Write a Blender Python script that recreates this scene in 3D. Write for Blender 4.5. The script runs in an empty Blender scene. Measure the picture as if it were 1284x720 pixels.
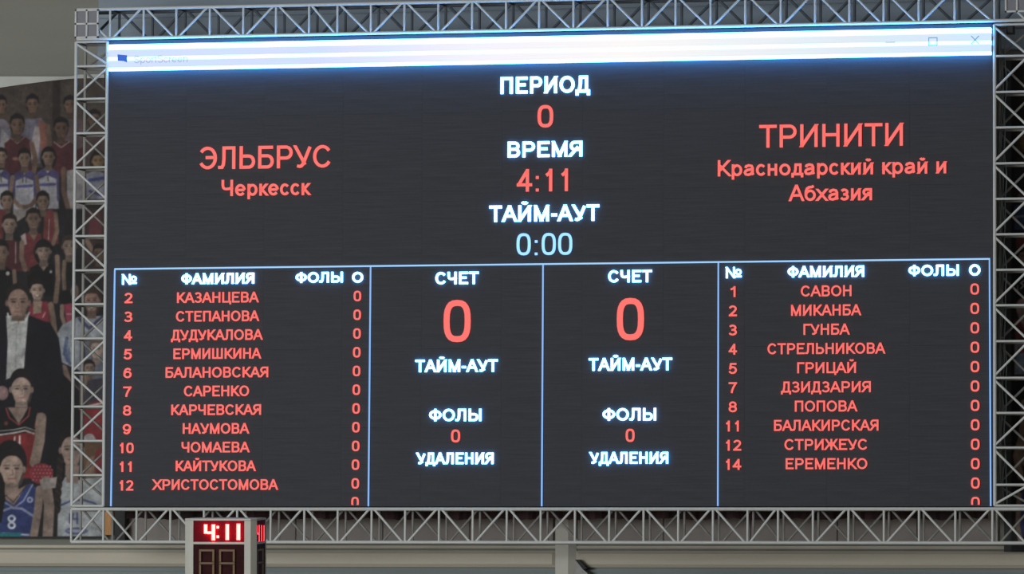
import bpy, math, random
import numpy as np
from mathutils import Vector, Matrix

random.seed(7)
rng = np.random.default_rng(7)
sc = bpy.context.scene
COL = sc.collection

# ------------------------------------------------------------------ camera
# screen lower left corner stands at (0, 0, Z0); floor is z = 0
Z0 = 2.5
FPX = 6885.37
R_CW = np.array([[0.97520666, 0.22124964, 0.00453455],
                 [0.00911491, -0.06063257, 0.99811854],
                 [0.22110831, -0.97333051, -0.06114596]])     # world -> camera
CAM = np.array([12.71383737, -41.51805702, Z0 - 0.90142578])
cam_data = bpy.data.cameras.new('camera')
cam_data.sensor_fit = 'HORIZONTAL'
cam_data.sensor_width = 36.0
cam_data.lens = FPX / 1284 * 36.0
cam_data.clip_end = 300
cam = bpy.data.objects.new('camera', cam_data)
COL.objects.link(cam)
M4 = Matrix([list(R_CW.T[0]) + [CAM[0]], list(R_CW.T[1]) + [CAM[1]], list(R_CW.T[2]) + [CAM[2]], [0, 0, 0, 1]])
cam.matrix_world = M4
sc.camera = cam

# ------------------------------------------------------------------ world, lamps, exposure
w = bpy.data.worlds.new('hall_air')
sc.world = w
w.use_nodes = True
w.node_tree.nodes['Background'].inputs[0].default_value = (0.80, 0.90, 1.0, 1)
w.node_tree.nodes['Background'].inputs[1].default_value = 0.16
sc.view_settings.view_transform = 'Standard'
sc.view_settings.look = 'None'
sc.view_settings.exposure = 0.0
sc.view_settings.gamma = 1.0
sc.view_settings.use_curve_mapping = False


def area(name, loc, target, sx, sy, power, col):
    d = bpy.data.lights.new(name, 'AREA')
    d.shape = 'RECTANGLE'
    d.size, d.size_y, d.energy, d.color = sx, sy, power, col
    o = bpy.data.objects.new(name, d)
    COL.objects.link(o)
    o.location = loc
    o.rotation_euler = (Vector(target) - Vector(loc)).to_track_quat('-Z', 'Y').to_euler()
    return o


area('front_fill_light', (-8.0, -29.0, 3.5), (2.0, 0, 3.0), 10, 4, 3600, (0.95, 0.985, 1.0))  # unseen fill light added from the front to lift the lower wall
area('hall_and_fill_lamp', (-6.0, -12, 8.4), (1.5, 0, 3.0), 6, 3, 130, (1.0, 0.97, 0.90))
area('hall_and_fill_lamp', (13.0, -20, 6.5), (2.0, -4, 2.0), 6, 3, 200, (1.0, 0.98, 0.94))  # unseen fill lamp added to brighten the right side of the clock


# ------------------------------------------------------------------ helpers
def at(px, py, Y):
    """point of the vertical plane y = Y seen at a place of the 1284 x 720 frame"""
    d = R_CW.T @ np.array([(px - 642) / FPX, (360 - py) / FPX, -1.0])
    t = (Y - CAM[1]) / d[1]
    p = CAM + d * t
    return Vector((p[0], Y, p[2]))


def s2l(c):
    return tuple((v / 255 / 12.92) if v / 255 <= 0.04045 else ((v / 255 + 0.055) / 1.055) ** 2.4 for v in c)


MATS = {}


def mat(name, base=(0.5, 0.5, 0.5), rough=0.6, metal=0.0, noise=0.0, nscale=8.0, stretch=(1, 1, 1), emit=None,
        estr=1.0, bump=0.0, spec=0.5):
    m = bpy.data.materials.new(name)
    m.use_nodes = True
    nt = m.node_tree
    b = nt.nodes['Principled BSDF']
    b.inputs['Base Color'].default_value = (*base, 1)
    b.inputs['Roughness'].default_value = rough
    b.inputs['Metallic'].default_value = metal
    b.inputs['Specular IOR Level'].default_value = spec
    if noise or bump:
        tc = nt.nodes.new('ShaderNodeTexCoord')
        mp = nt.nodes.new('ShaderNodeMapping')
        mp.inputs['Scale'].default_value = stretch
        nz = nt.nodes.new('ShaderNodeTexNoise')
        nz.inputs['Scale'].default_value = nscale
        nz.inputs['Detail'].default_value = 5
        nt.links.new(tc.outputs['Object'], mp.inputs[0])
        nt.links.new(mp.outputs[0], nz.inputs[0])
        if noise:
            cr = nt.nodes.new('ShaderNodeValToRGB')
            cr.color_ramp.elements[0].position = 0.3
            cr.color_ramp.elements[1].position = 0.7
            cr.color_ramp.elements[0].color = (*[v * (1 - noise) for v in base], 1)
            cr.color_ramp.elements[1].color = (*[min(1, v * (1 + noise)) for v in base], 1)
            nt.links.new(nz.outputs[0], cr.inputs[0])
            nt.links.new(cr.outputs[0], b.inputs['Base Color'])
        if bump:
            bp = nt.nodes.new('ShaderNodeBump')
            bp.inputs['Strength'].default_value = bump
            nt.links.new(nz.outputs[0], bp.inputs['Height'])
            nt.links.new(bp.outputs[0], b.inputs['Normal'])
    if emit:
        b.inputs['Emission Color'].default_value = (*emit, 1)
        b.inputs['Emission Strength'].default_value = estr
        b.inputs['Base Color'].default_value = (0.02, 0.02, 0.02, 1)
    MATS[name] = m
    return m


M_wall = mat('painted_wall', (0.225, 0.228, 0.20), 0.9, noise=0.05, nscale=1.5, stretch=(0.3, 1, 3), bump=0.05)
M_low = mat('lower_wall_paint', (0.22, 0.26, 0.26), 0.85, noise=0.08, nscale=2, stretch=(0.3, 1, 4))
M_beige = mat('beige_ledge_paint', (0.52, 0.485, 0.40), 0.8, noise=0.08, nscale=2, stretch=(0.3, 1, 6))
M_greyp = mat('grey_board_paint', (0.30, 0.275, 0.26), 0.85, noise=0.12, nscale=3, stretch=(0.6, 1, 1))
M_pillar = mat('pillar_paint', (0.60, 0.59, 0.53), 0.85, noise=0.06, nscale=3, stretch=(1, 1, 0.3))
M_ceil = mat('ceiling_paint', (0.5, 0.5, 0.48), 0.9, noise=0.05)
M_floor = mat('wooden_floor', (0.36, 0.24, 0.13), 0.35, noise=0.2, nscale=3, stretch=(8, 0.6, 1))
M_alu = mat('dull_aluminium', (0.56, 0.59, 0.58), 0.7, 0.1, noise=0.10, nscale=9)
M_aluback = mat('shaded_aluminium', (0.075, 0.095, 0.115), 0.7, 0.1, noise=0.15, nscale=9)  # rear copy of the aluminium, shade put into its dark colour
M_alumid = mat('half_shaded_aluminium', (0.27, 0.27, 0.255), 0.7, 0.1, noise=0.15, nscale=9)  # milder rear copy of the aluminium, shade put into its colour
M_plate = mat('grey_plate_paint', (0.20, 0.21, 0.24), 0.7, noise=0.05)
M_screen = mat('led_face', (0.046, 0.049, 0.059), 0.75, noise=0.13, nscale=5, stretch=(0.5, 1, 14), spec=0.25)
M_black = mat('black_plastic', (0.012, 0.012, 0.014), 0.7, noise=0.2)
HS_ = 3.6927
M_darksheet = mat('dark_maroon_sheet', (0.035, 0.016, 0.018), 0.95, noise=0.5, nscale=2, stretch=(2, 1, .3))
M_wood = mat('orange_wood', (0.42, 0.20, 0.055), 0.6, noise=0.2, nscale=20, stretch=(6, 1, .5))
M_cable = mat('grey_cable', (0.16, 0.2, 0.2), 0.6, noise=0.1)
M_red = mat('red_led', emit=(1.0, 0.145, 0.125), estr=1.0)
M_white = mat('white_led', emit=(0.135, 0.46, 1.0), estr=9.5)
M_lblue = mat('light_blue_led', emit=(0.22, 0.50, 1.0), estr=1.7)
M_line = mat('blue_led_line', emit=(0.23, 0.47, 0.92), estr=1.0)
M_barw = mat('bright_title_led', emit=(0.075, 0.38, 1.0), estr=15.5)
M_icon = mat('blue_icon_led', emit=(0.005, 0.10, 0.60), estr=1.0)
M_faint = mat('faint_grey_led', emit=(0.33, 0.42, 0.62), estr=1.0)
M_bluebtn = mat('blue_button_led', emit=(0.16, 0.36, 0.66), estr=1.0)
M_case = mat('clock_case_paint', (0.42, 0.43, 0.39), 0.5, 0.0, noise=0.04)
M_glass = mat('dark_red_clock_window', (0.028, 0.007, 0.008), 0.7, noise=0.2, nscale=20, spec=0.08)
M_glass2 = mat('glow_red_clock_window', (0.13, 0.003, 0.010), 0.7, noise=0.1, nscale=20, spec=0.08)  # glow of the lit digits put into this redder window colour
M_seg = mat('lit_red_segment', emit=(1.0, 0.07, 0.06), estr=14.0)
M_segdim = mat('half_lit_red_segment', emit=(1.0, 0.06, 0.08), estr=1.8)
M_segoff = mat('unlit_tan_segment', (0.15, 0.095, 0.045), 0.7, noise=0.1)

# title-bar field: lavender towards both ends, neutral white towards the middle (displayed content)
M_barl = bpy.data.materials.new('pale_title_led')
M_barl.use_nodes = True
nt = M_barl.node_tree
b = nt.nodes['Principled BSDF']
tc = nt.nodes.new('ShaderNodeTexCoord')
sx = nt.nodes.new('ShaderNodeSeparateXYZ')
nt.links.new(tc.outputs['Object'], sx.inputs[0])
mr = nt.nodes.new('ShaderNodeMapRange')
mr.inputs['From Max'].default_value = 7.04
nt.links.new(sx.outputs[0], mr.inputs[0])
cr = nt.nodes.new('ShaderNodeValToRGB')
el = cr.color_ramp.elements
el[0].color = (0.58, 0.70, 0.95, 1)
el[1].color = (0.60, 0.78, 0.97, 1)
for p, c in ((0.25, (0.60, 0.68, 0.95, 1)), (0.42, (0.86, 0.84, 0.93, 1)), (0.6, (0.93, 0.90, 0.89, 1)), (0.85, (0.70, 0.79, 0.88, 1))):
    e = el.new(p)
    e.color = c
nt.links.new(mr.outputs[0], cr.inputs[0])
b.inputs['Base Color'].default_value = (0.02, 0.02, 0.02, 1)
nt.links.new(cr.outputs[0], b.inputs['Emission Color'])
b.inputs['Emission Strength'].default_value = 1.0


def mesh_obj(name, verts, faces, m, parent=None, loc=None, smooth=False):
    me = bpy.data.meshes.new(name)
    me.from_pydata([tuple(v) for v in verts], [], faces)
    me.materials.append(m)
    if smooth:
        for p in me.polygons:
            p.use_smooth = True
    me.update()
    o = bpy.data.objects.new(name, me)
    COL.objects.link(o)
    if loc is not None:
        o.location = loc
    if parent is not None:
        o.parent = parent
    return o


def link(name, me, parent, mtx):
    o = bpy.data.objects.new(name, me)
    COL.objects.link(o)
    o.parent = parent
    o.matrix_basis = Matrix.Translation(-parent.location) @ mtx if parent else mtx
    return o


def thing(name, label, cat, loc=(0, 0, 0), group=None):
    o = bpy.data.objects.new(name, None)
    COL.objects.link(o)
    o.location = loc
    o['label'] = label
    o['category'] = cat
    if group:
        o['group'] = group
    return o


def tag(o, label, cat, group=None):
    o['label'] = label
    o['category'] = cat
    if group:
        o['group'] = group


def boxgeo(x0, x1, y0, y1, z0, z1, bev=0.0):
    if bev <= 0:
        v = [(x, y, z) for z in (z0, z1) for y in (y0, y1) for x in (x0, x1)]
        f = [(0, 2, 3, 1), (4, 5, 7, 6), (0, 1, 5, 4), (2, 6, 7, 3), (0, 4, 6, 2), (1, 3, 7, 5)]
        return v, f
    # bevelled in the XZ outline at the front (y0)
    v, f = [], []
    rings = [(0, y1), (0, y0 + bev), (bev, y0)]
    for ins, y in rings:
        v += [(x0 + ins, y, z0 + ins), (x1 - ins, y, z0 + ins), (x1 - ins, y, z1 - ins), (x0 + ins, y, z1 - ins)]
    for r in range(2):
        for k in range(4):
            a, b_ = r * 4 + k, r * 4 + (k + 1) % 4
            f.append((a, b_, b_ + 4, a + 4))
    f.append((8, 9, 10, 11))
    f.append((3, 2, 1, 0))
    return v, f


def box(name, x0, x1, y0, y1, z0, z1, m, parent=None, bev=0.0):
    off = parent.location if parent is not None else Vector((0, 0, 0))
    v, f = boxgeo(x0, x1, y0, y1, z0, z1, bev)
    v = [(a - off.x, b_ - off.y, c - off.z) for a, b_, c in v]
    return mesh_obj(name, v, f, m, parent)


def struct(o):
    o['kind'] = 'structure'
    return o


def tube_mesh(name, n, m):
    v, f = [], []
    for z in (0, 1):
        for k in range(n):
            a = 2 * math.pi * k / n
            v.append((math.cos(a), math.sin(a), z))
    for k in range(n):
        f.append((k, (k + 1) % n, n + (k + 1) % n, n + k))
    f.append(tuple(range(n - 1, -1, -1)))
    f.append(tuple(range(n, 2 * n)))
    me = bpy.data.meshes.new(name)
    me.from_pydata(v, [], f)
    me.materials.append(m)
    for p in me.polygons[:n]:
        p.use_smooth = True
    return me


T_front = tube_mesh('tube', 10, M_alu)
T_back = tube_mesh('shaded_tube', 10, M_aluback)
T_mid = tube_mesh('half_shaded_tube', 10, M_alumid)


def tube(name, a, b_, r, parent, me):
    a, b_ = Vector(a), Vector(b_)
    d = b_ - a
    q = d.to_track_quat('Z', 'Y').to_matrix().to_4x4()
    mtx = Matrix.Translation(a) @ q @ Matrix.Diagonal((r, r, d.length, 1))
    return link(name, me, parent, mtx)


# ------------------------------------------------------------------ the hall
YW = 1.2          # wall face behind the frame
ztop = 9.0
zl = at(642, 696, YW).z       # top of the ledge zone
struct(box('floor', -16, 24, -46, YW + 0.3, -0.2, 0, M_floor))
struct(box('ceiling', -16, 24, -46, YW + 0.3, ztop, ztop + 0.2, M_ceil))
z_low = at(642, 713, YW).z
struct(box('wall_back', -16, 24, YW, YW + 0.3, z_low, ztop, M_wall))
lw = struct(box('wall_back_lower', -16, 24, YW, YW + 0.3, 0, z_low, M_low))
# ledge along the wall below the frame, in two runs either side of the pillar
pL, pR = at(697, 680, YW - 0.05).x, at(721.5, 680, YW - 0.05).x
z1, z2 = at(642, 690.5, YW - 0.06).z, at(642, 711.5, YW - 0.06).z
struct(box('trim_1', -16, pL - 0.004, YW - 0.06, YW, z2, z1, M_beige, bev=0.025))
struct(box('trim_2', pR + 0.004, 24, YW - 0.06, YW, z2, z1, M_beige, bev=0.025))
# thin cover strip above the ledge
z3, z4 = at(642, 684.5, YW - 0.02).z, at(642, 688, YW - 0.02).z
struct(box('trim_3', -16, pL - 0.004, YW - 0.022, YW, z4, z3, M_beige))
struct(box('trim_4', pR + 0.004, 24, YW - 0.022, YW, z4, z3, M_beige))
# line below the ledge
z5, z6 = at(642, 715.0, YW - 0.02).z, at(642, 717.2, YW - 0.02).z
struct(box('trim_5', -16, 24, YW - 0.018, YW, z6, z5, M_low))
# pillar with a chamfered right side
pt = at(700, 636, YW).z + 0.25
pc = at(713, 680, YW - 0.05).x
v = [(pL, YW, 0), (pL, YW - 0.07, 0), (pc, YW - 0.07, 0), (pR, YW - 0.015, 0), (pR, YW, 0)]
v += [(a, b_, pt) for a, b_, c in v]
struct(mesh_obj('trim_6', v, [(0, 1, 6, 5), (1, 2, 7, 6), (2, 3, 8, 7), (3, 4, 9, 8), (5, 6, 7, 8, 9), (4, 3, 2, 1, 0)], M_pillar))

# beam added behind the top truss to carry the wall's blue glow as colour
M_beam = mat('blue_glow_beam_paint', (0.235, 0.29, 0.345), 0.8, noise=0.10, nscale=2, stretch=(0.4, 1, 5), bump=0.05)
xb_ = at(122, 30, YW - 0.04).x
struct(box('trim_7', xb_, 24, YW - 0.045, YW, at(642, 75, YW).z, at(642, 13, YW).z, M_beam, bev=.01))
struct(box('trim_8', xb_, 24, YW - 0.02, YW, at(642, 13, YW).z, at(642, -60, YW).z, M_beam, bev=.005))

# boards behind the lower frame
YB = 0.62
gb = []
xs = [157, 262, 371, 480, 589, 694]
for k in range(len(xs) - 1):
    a, b_ = at(xs[k], 650, YW - 0.03).x, at(xs[k + 1], 650, YW - 0.03).x
    gb.append((a, b_))
xs = [724, 832, 941, 1050, 1150, 1252]
for k in range(len(xs) - 1):
    a, b_ = at(xs[k], 650, YW - 0.03).x, at(xs[k + 1], 650, YW - 0.03).x
    gb.append((a, b_))
zt, zb = at(642, 640, YW - 0.03).z, at(642, 679.5, YW - 0.03).z
board = thing('wall_cladding', 'row of dull grey-brown boards on the wall behind the lower truss', 'cladding', (gb[0][0], YW, zb))
for a, b_ in gb:
    box('board', a + 0.003, b_ - 0.003, YW - 0.03, YW - 0.002, zb, zt, M_greyp, board, bev=0.004)

# dark sheet added behind the screen to fill the dark band below it
dl, dr = at(158, 640, 0.5).x, at(1238, 640, 0.5).x
zt, zb = (at(137, 47.8, 0).z + at(1240, 26.6, 0).z) / 2 - 0.0145, at(642, 651.0, 0.5).z
NV = 260
v, f = [], []
for i in range(NV + 1):
    x = dl + (dr - dl) * i / NV
    yy = 0.5 + 0.018 * math.sin(i * 0.9) + 0.008 * math.sin(i * 2.3 + 1)
    hem = zb + 0.006 * math.sin(i * 0.35) + 0.004 * math.sin(i * 1.7)
    v += [(x, yy, hem), (x, yy, zt), (x, yy + 0.012, zt), (x, yy + 0.012, hem)]
for i in range(NV):
    for k in range(4):
        a, b_ = 4 * i + k, 4 * i + (k + 1) % 4
        f.append((a, b_, b_ + 4, a + 4))
d = mesh_obj('dark_sheet', v, f, M_darksheet)
tag(d, 'dark maroon sheet added behind the screen, filling the dark band above the boards', 'cloth')

# black post and wooden post left of the boards
a, b_ = at(143.5, 650, 1.06), at(156.5, 650, 1.06)
o = box('black_post', a.x, b_.x, 1.06, YW - .001, at(150, 678, 1.06).z, Z0 + 0.6, M_black)
tag(o, 'black upright post behind the lower left corner of the frame', 'post')
a, b_ = at(131.5, 650, 1.08), at(139.8, 650, 1.08)
o = box('wooden_post', a.x, b_.x, 1.08, YW - .001, at(135, 671, 1.08).z, Z0 + 0.6, M_wood)
tag(o, 'orange wooden post beside the black one behind the lower left corner', 'post')

# small dark device beside the pillar
t = thing('wall_speaker', 'grey angled loudspeaker with a dark top on the wall right of the pillar', 'speaker', at(730, 712, YW - 0.1))
p0, p1, p2, p3 = at(722, 702, YW - 0.1), at(727, 702, YW - 0.1), at(736.5, 713, YW - 0.1), at(732, 714.5, YW - 0.1)
q = at(740, 730, YW - 0.1)
L = t.location
v = []
for P in (p0, p1, p2, p3):
    v += [(P.x - L.x, -0.03, P.z - L.z), (P.x - L.x, 0.1, P.z - L.z)]
mesh_obj('housing_top', v, [(0, 2, 4, 6), (1, 7, 5, 3), (0, 1, 3, 2), (2, 3, 5, 4), (4, 5, 7, 6), (6, 7, 1, 0)], M_black, t)
q0, q1 = at(722, 730, YW - 0.1), at(741, 730, YW - 0.1)
v = []
for P in (p0, p3, at(737, 719, YW - 0.1), q1, q0):
    v += [(P.x - L.x, -0.02, P.z - L.z), (P.x - L.x, 0.1, P.z - L.z)]
mesh_obj('housing', v, [(0, 2, 4, 6, 8), (9, 7, 5, 3, 1), (0, 1, 3, 2), (2, 3, 5, 4), (4, 5, 7, 6), (6, 7, 9, 8), (8, 9, 1, 0)],
         mat('speaker_paint', (0.36, 0.36, 0.35), 0.7, noise=.15, nscale=30), t)


# ------------------------------------------------------------------ printed team posters (flat print: colours on a fine grid)
class Paint:
    def __init__(s, x0, x1, y0, y1, bg):
        s.x0, s.y0 = x0, y0
        s.X, s.Y = np.meshgrid(np.arange(x0, x1 + .5), np.arange(y0, y1 + .5))
        s.im = np.zeros(s.X.shape + (3,)) + np.array(bg, float)

    def put(s, d, c, al=1.0):           # d: signed distance-like, inside negative
        a = np.clip(0.5 - d, 0, 1)[..., None] * al
        s.im = s.im * (1 - a) + np.array(c, float) * a

    def ell(s, cx, cy, rx, ry, c, rot=0, al=1.0):
        r = math.radians(rot)
        dx, dy = s.X - cx, s.Y - cy
        u, v_ = dx * math.cos(r) + dy * math.sin(r), -dx * math.sin(r) + dy * math.cos(r)
        k = np.sqrt((u / rx) ** 2 + (v_ / ry) ** 2)
        s.put((k - 1) * min(rx, ry), c, al)

    def poly(s, pts, c, al=1.0):
        n = len(pts)
        inside = np.zeros(s.X.shape, bool)
        dist = np.full(s.X.shape, 1e9)
        for i in range(n):
            (ax, ay), (bx, by) = pts[i], pts[(i + 1) % n]
            cond = ((ay > s.Y) != (by > s.Y))
            with np.errstate(divide='ignore', invalid='ignore'):
                xi = (bx - ax) * (s.Y - ay) / ((by - ay) if by != ay else 1e-9) + ax
            inside ^= cond & (s.X < xi)
            L2 = (bx - ax) ** 2 + (by - ay) ** 2 + 1e-9
            tt = np.clip(((s.X - ax) * (bx - ax) + (s.Y - ay) * (by - ay)) / L2, 0, 1)
            dist = np.minimum(dist, np.hypot(s.X - ax - tt * (bx - ax), s.Y - ay - tt * (by - ay)))
        s.put(np.where(inside, -dist, dist), c, al)

    def line(s, pts, wd, c, al=1.0):
        dist = np.full(s.X.shape, 1e9)
        for (ax, ay), (bx, by) in zip(pts[:-1], pts[1:]):
            L2 = (bx - ax) ** 2 + (by - ay) ** 2 + 1e-9
            tt = np.clip(((s.X - ax) * (bx - ax) + (s.Y - ay) * (by - ay)) / L2, 0, 1)
            dist = np.minimum(dist, np.hypot(s.X - ax - tt * (bx - ax), s.Y - ay - tt * (by - ay)))
        s.put(dist - wd / 2, c, al)

    def head(s, cx, cy, rx, ry, skin=(118, 92, 76), hair=(24, 20, 20), hl=0.42, long=False, tilt=0, smile=False, neck=1.5):
        sk = np.array(skin, float)
        if long:
            s.ell(cx, cy + ry * .1, rx * 1.35, ry * 1.25, hair, tilt)
        s.poly([(cx - rx * .5, cy + ry * .5), (cx + rx * .5, cy + ry * .5), (cx + rx * .6, cy + ry * neck), (cx - rx * .6, cy + ry * neck)], sk * .78)
        s.ell(cx, cy - ry * .12, rx * 1.12, ry * 1.02, hair, tilt)
        s.ell(cx - rx * 1.0, cy + ry * .05, rx * .16, ry * .2, sk * .8)
        s.ell(cx + rx * 1.0, cy + ry * .05, rx * .16, ry * .2, sk * .8)
        s.ell(cx, cy - ry * .02, rx * .92, ry * .76, sk, tilt)
        s.ell(cx, cy + ry * .42, rx * .72, ry * .58, sk, tilt)
        s.ell(cx + rx * .62, cy + ry * .2, rx * .38, ry * .75, sk * .68, tilt, .45)
        s.ell(cx - rx * .2, cy + ry * .15, rx * .5, ry * .55, sk * 1.12, tilt, .45)
        s.ell(cx, cy + ry * .95, rx * .5, ry * .14, sk * .6, tilt, .6)
        # hairline
        s.poly([(cx - rx * 1.1, cy - ry * hl * .4), (cx - rx * .8, cy - ry * (hl + .12)), (cx, cy - ry * (hl + .2)), (cx + rx * .8, cy - ry * (hl + .12)),
                (cx + rx * 1.1, cy - ry * hl * .4), (cx + rx, cy - ry * .8), (cx, cy - ry * 1.12), (cx - rx, cy - ry * .8)], hair)
        ex = rx * .4
        for sg in (-1, 1):
            s.ell(cx + sg * ex, cy - ry * .02, max(rx * .2, .9), max(ry * .06, .6), sk * .32, tilt, .9)
            s.line([(cx + sg * ex - rx * .24, cy - ry * .18), (cx + sg * ex + rx * .24, cy - ry * .2)], max(.7, ry * .06), sk * .38, .8)
        s.line([(cx + rx * .05, cy + ry * .05), (cx + rx * .12, cy + ry * .33), (cx - rx * .1, cy + ry * .36)], max(.6, rx * .09), sk * .68, .8)
        if smile:
            s.ell(cx, cy + ry * .58, rx * .38, ry * .13, (175, 160, 150))
            s.line([(cx - rx * .4, cy + ry * .52), (cx, cy + ry * .72), (cx + rx * .4, cy + ry * .52)], 1, sk * .5)
        else:
            s.line([(cx - rx * .3, cy + ry * .58), (cx + rx * .3, cy + ry * .57)], max(.9, ry * .07), np.array((110, 55, 50)) * sk[0] / 118, .9)

    def noise(s, amp):
        n = rng.normal(0, 1, s.X.shape)
        n = (n + np.roll(n, 1, 0) + np.roll(n, 1, 1) + np.roll(n, -1, 0) + np.roll(n, -1, 1)) / 5
        s.im *= (1 + amp * n[..., None])
        for cell, a2 in ((5, .06), (11, .08)):
            h, w_ = s.X.shape
            g = rng.normal(0, 1, (h // cell + 3, w_ // cell + 3))
            yy, xx = np.arange(h) / cell, np.arange(w_) / cell
            y0, x0 = yy.astype(int), xx.astype(int)
            fy, fx = (yy - y0)[:, None], (xx - x0)[None]
            q = (g[y0][:, x0] * (1 - fy) * (1 - fx) + g[y0 + 1][:, x0] * fy * (1 - fx) + g[y0][:, x0 + 1] * (1 - fy) * fx + g[y0 + 1][:, x0 + 1] * fy * fx)
            s.im *= (1 + a2 * q[..., None])
        lum = s.im.mean(-1, keepdims=True)
        s.im = lum + (s.im - lum) * .72

    def blur(s):
        k = s.im
        s.im = (k * 3 + np.roll(k, 1, 0) + np.roll(k, -1, 0) + np.roll(k, 1, 1) + np.roll(k, -1, 1)) / 7


def poster_mesh(name, P, Y, gain, mask_top=None):
    h, wd = P.X.shape
    c = np.clip(P.im, 2, 250) / 255
    lin = np.where(c <= 0.04045, c / 12.92, ((c + .055) / 1.055) ** 2.4) * gain
    lin = np.clip(lin, 0, .9)
    # plane coordinates
    A, B, Cc = at(P.x0, P.y0, Y), at(P.x0 + wd - 1, P.y0, Y), at(P.x0, P.y0 + h - 1, Y)
    verts = np.zeros((h, wd, 3))
    for j in range(h):
        a, b_ = at(P.x0, P.y0 + j, Y), at(P.x0 + wd - 1, P.y0 + j, Y)
        tt = np.linspace(0, 1, wd)
        verts[j, :, 0] = a.x + (b_.x - a.x) * tt
        verts[j, :, 2] = a.z + (b_.z - a.z) * tt
    verts[:, :, 1] = Y
    if mask_top is not None:
        for i in range(wd):
            ty = mask_top(P.x0 + i)
            zt_ = at(P.x0 + i, ty, Y).z
            verts[:, i, 2] = np.minimum(verts[:, i, 2], zt_)
    idx = np.arange(h * wd).reshape(h, wd)
    faces = np.stack([idx[1:, :-1], idx[1:, 1:], idx[:-1, 1:], idx[:-1, :-1]], -1).reshape(-1, 4)
    nv = h * wd
    # back sheet
    vv = verts.reshape(-1, 3)
    corners = [idx[0, 0], idx[0, -1], idx[-1, -1], idx[-1, 0]]
    back = vv[corners] + np.array([0, 0.012, 0])
    if mask_top is not None:
        back[0, 2] -= .01
        back[1, 2] -= .01
    vv = np.concatenate([vv, back])
    me = bpy.data.meshes.new(name)
    nf = len(faces)
    me.vertices.add(len(vv))
    me.vertices.foreach_set('co', vv.ravel())
    extra = np.array([[nv, nv + 1, nv + 2, nv + 3], [corners[1], corners[2], nv + 2, nv + 1], [corners[0], nv, nv + 3, corners[3]], [corners[3], nv + 3, nv + 2, corners[2]]])
    allf = np.concatenate([faces, extra])
    me.loops.add(allf.size)
    me.loops.foreach_set('vertex_index', allf.ravel().astype(np.int32))
    me.polygons.add(len(allf))
    me.polygons.foreach_set('loop_start', (np.arange(len(allf)) * 4).astype(np.int32))
    me.update(calc_edges=True)
    at_ = me.color_attributes.new('print', 'FLOAT_COLOR', 'POINT')
    cc = np.ones((len(vv), 4))
    cc[:nv, :3] = lin.reshape(-1, 3)
    cc[nv:, :3] = .3
    at_.data.foreach_set('color', cc.ravel())
    m = bpy.data.materials.get('printed_vinyl')
    if not m:
        m = bpy.data.materials.new('printed_vinyl')
        m.use_nodes = True
        n_ = m.node_tree
        a = n_.nodes.new('ShaderNodeAttribute')
        a.attribute_name = 'print'
        n_.links.new(a.outputs['Color'], n_.nodes['Principled BSDF'].inputs['Base Color'])
        n_.nodes['Principled BSDF'].inputs['Roughness'].default_value = .65
        n_.nodes['Principled BSDF'].inputs['Specular IOR Level'].default_value = .25
    me.materials.append(m)
    o = bpy.data.objects.new(name, me)
    COL.objects.link(o)
    return o


POSTER_GAIN = 1.2
P = Paint(-14, 131, 92, 673, (30, 27, 30))
SK, SK2, SKD = (112, 88, 72), (124, 102, 88), (92, 68, 54)
# backdrop
P.poly([(-20, 90), (140, 90), (140, 210), (-20, 210)], (62, 52, 45))
P.poly([(66, 95), (76, 95), (76, 200), (66, 200)], (46, 36, 33))
P.poly([(76, 95), (140, 95), (140, 200), (76, 200)], (66, 57, 50))
# row of the tallest players
P.poly([(-10, 152), (4, 148), (14, 158), (14, 205), (-10, 205)], (98, 92, 104)); P.poly([(2, 160), (12, 172), (10, 205), (0, 205)], (120, 116, 120))
P.head(2, 132, 6.5, 11.5, SKD)
P.poly([(24, 160), (32, 149), (52, 148), (62, 160), (63, 205), (20, 205)], (84, 80, 96))
P.poly([(44, 158), (52, 160), (48, 200), (36, 200)], (128, 118, 118)); P.poly([(48, 150), (60, 156), (62, 190), (52, 200), (50, 165)], (118, 68, 56))
P.line([(60, 158), (63, 190), (58, 215)], 6, SKD)
P.head(41, 131, 7.5, 12, SKD)
P.poly([(76, 152), (84, 148), (104, 150), (104, 190), (76, 190)], (82, 62, 66)); P.head(88, 132, 7.5, 11.5, SKD)
P.head(118, 150, 8, 12, SKD); P.poly([(104, 170), (132, 170), (132, 240), (104, 240)], (70, 50, 52))
# maroon jerseys
P.poly([(6, 180), (16, 172), (30, 171), (38, 176), (40, 218), (6, 218)], (70, 28, 34)); P.line([(14, 173), (22, 180), (31, 172)], 1.2, (120, 100, 90))
P.line([(40, 180), (45, 200), (40, 232)], 6, SKD); P.ell(19, 199, 3.5, 2, (128, 80, 66))
P.head(22, 157, 8.5, 13.5, SKD)
P.poly([(64, 184), (70, 177), (84, 177), (94, 181), (96, 222), (64, 222)], (70, 28, 34)); P.line([(68, 178), (77, 185), (87, 178)], 1.4, (125, 110, 98))
P.head(77, 161, 8.5, 13, (88, 62, 50))
P.poly([(96, 188), (106, 184), (106, 230), (96, 230)], (66, 26, 32))
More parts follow.
